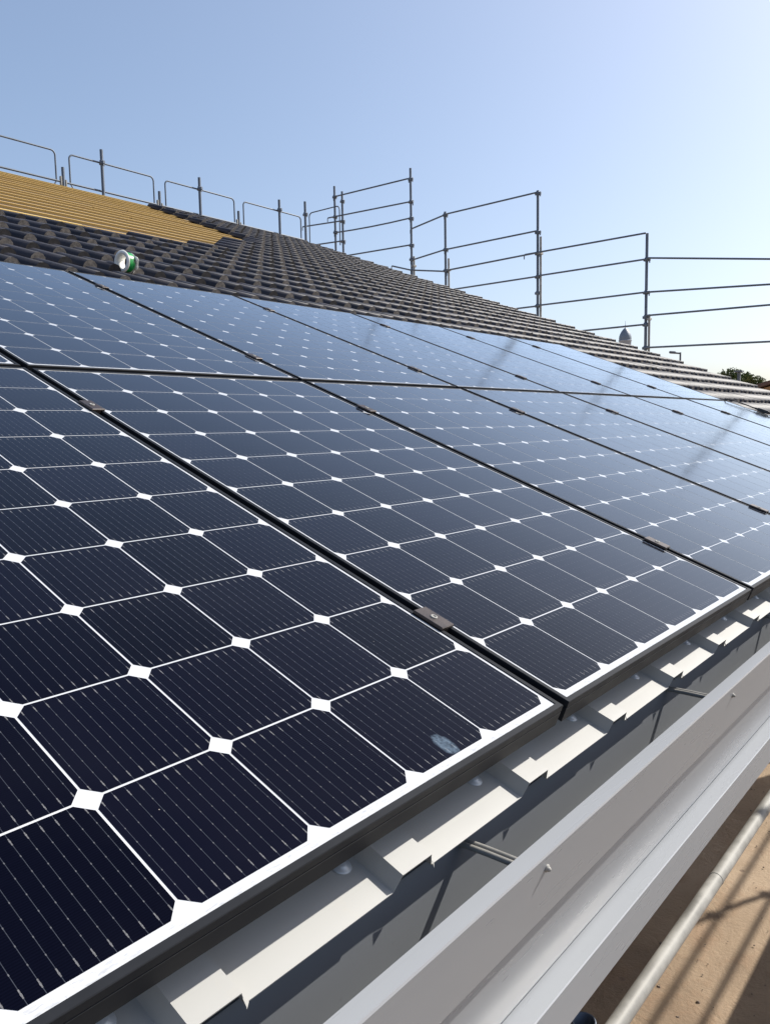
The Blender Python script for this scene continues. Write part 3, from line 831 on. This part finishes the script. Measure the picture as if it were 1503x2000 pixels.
# street lamp
sl_ = empty('street_lamp', (46.3, 15.6, GZ)); tag(sl_, 'street lamp with one short arm far behind the verge', 'street lamp')
t = MB(); h = 4.42 - GZ; t.tube([(0, 0, 0), (0, 0, h * 0.5), (0, 0, h)], [0.085, 0.065, 0.05], 12); t.build('pole', M['lamp_metal'], sl_)
u = Vector((-0.30, 0.95, 0)).normalized()
t = MB(); t.tube([(0, 0, h - 0.06), u * 0.28 + Vector((0, 0, h - 0.02))], 0.05, 10); t.build('arm', M['lamp_metal'], sl_)
hd = MB(); Mx = Matrix.Translation(u * 0.36 + Vector((0, 0, h + 0.0))) @ u.to_track_quat('X', 'Z').to_matrix().to_4x4() @ Matrix.Rotation(-0.12, 4, 'Y')
hd.box((-0.12, -0.11, -0.06), (0.26, 0.11, 0.08), mat=Mx, bev=0.035); hd.build('lamp_head', M['lamp_metal'], sl_)
# house with capped chimney
hs = empty('neighbour_house', (40.5, 5.5, GZ)); tag(hs, 'house with a brown tiled roof at the right edge behind the verge', 'house')
t = MB(); t.box((-3.7, -5.0, 0), (4.0, 5.0, 4.55)); 
t.add([(-3.7, -5.0, 4.552), (-3.7, 5.0, 4.552), (-3.7, 0, 5.85)], [(0, 2, 1)]); t.add([(4.0, -5.0, 4.552), (4.0, 5.0, 4.552), (4.0, 0, 5.85)], [(0, 1, 2)])
t.build('wall', M['house_wall'], hs)
t = MB(); e = 5.5
for sgn in (-1, 1):
    vs = [(-4.1, 0, 5.97), (4.4, 0, 5.97), (4.4, sgn * e, 4.43), (-4.1, sgn * e, 4.43)]
    vs += [(x, y, z + 0.16) for x, y, z in vs]
    t.add(vs, [(0, 1, 2, 3), (7, 6, 5, 4), (0, 4, 5, 1), (1, 5, 6, 2), (2, 6, 7, 3), (3, 7, 4, 0)])
rfh = t.build('roof', M['house_roof'], hs)
t = MB(); cx, cy = 37.6 - 40.5, 9.98 - 5.5
t.box((cx - 0.06, cy - 0.06, 4.4), (cx + 0.06, cy + 0.06, 5.78)); t.box((cx - 0.17, cy - 0.17, 5.80), (cx + 0.17, cy + 0.17, 5.87))
for sx in (-1, 1):
    for sy in (-1, 1): t.box((cx + sx * 0.045 - 0.012, cy + sy * 0.045 - 0.012, 5.775), (cx + sx * 0.045 + 0.012, cy + sy * 0.045 + 0.012, 5.805))
t.build('chimney', M['lamp_metal'], rfh)
for y in (-2.6, 0.6):
    t = MB(); t.box((-3.76, y, 1.3), (-3.68, y + 1.2, 2.7)); wn = t.build('window', M['plaster'], hs)
    t = MB(); t.box((-3.775, y + 0.08, 1.38), (-3.763, y + 1.12, 2.62)); t.build('pane', M['glass_win'], wn)
# tree
tr = empty('tree', (50.0, 14.0, GZ)); tag(tr, 'leafy green tree top showing over the verge behind the chimney', 'tree')
c0 = at(53, 1430, 752); tr.location = (c0.x, c0.y, GZ)
H = at(53, 1430, 716).z - GZ
t = MB(); t.tube([(0, 0, 0), (0.08, 0.03, 1.6), (0.0, 0.1, 3.2), (0.05, 0.0, H * 0.8)], [0.24, 0.18, 0.13, 0.05], 10)
cl_ = []
for k in range(90):
    a = random.uniform(0, 2 * PI); rad = 1.85 * math.sqrt(random.random()); dn = random.random() ** 1.6
    cl_.append(Vector((rad * math.cos(a), rad * math.sin(a), H - 0.32 - 0.75 * (rad / 1.85) ** 2 - 2.4 * dn * (1 - 0.5 * rad / 1.85))))
for c in cl_[:14]:
    t.tube([(0.03, 0.03, c.z * 0.62), c * 0.5 + Vector((0, 0, c.z * 0.36)), c], [0.07, 0.045, 0.015], 6)
t.build('trunk', M['bark'], tr)
lf = MB()
for c in cl_:
    R_ = random.uniform(0.28, 0.46)
    for k in range(150):
        v = Vector((random.gauss(0, 1), random.gauss(0, 1), random.gauss(0, 1))).normalized() * R_ * random.random() ** 0.45
        p = c + Vector((v.x, v.y, v.z * 0.75)); s_ = random.uniform(0.05, 0.10)
        a = Vector((random.gauss(0, 1), random.gauss(0, 1), random.gauss(0, 1))).normalized(); b_ = a.cross(Vector((random.random(), random.random(), 1))).normalized()
        lf.add([p - a * s_, p + b_ * s_ * 0.45, p + a * s_, p - b_ * s_ * 0.45], [(0, 1, 2, 3)])
lf.build('crown', M['leaf'], tr)
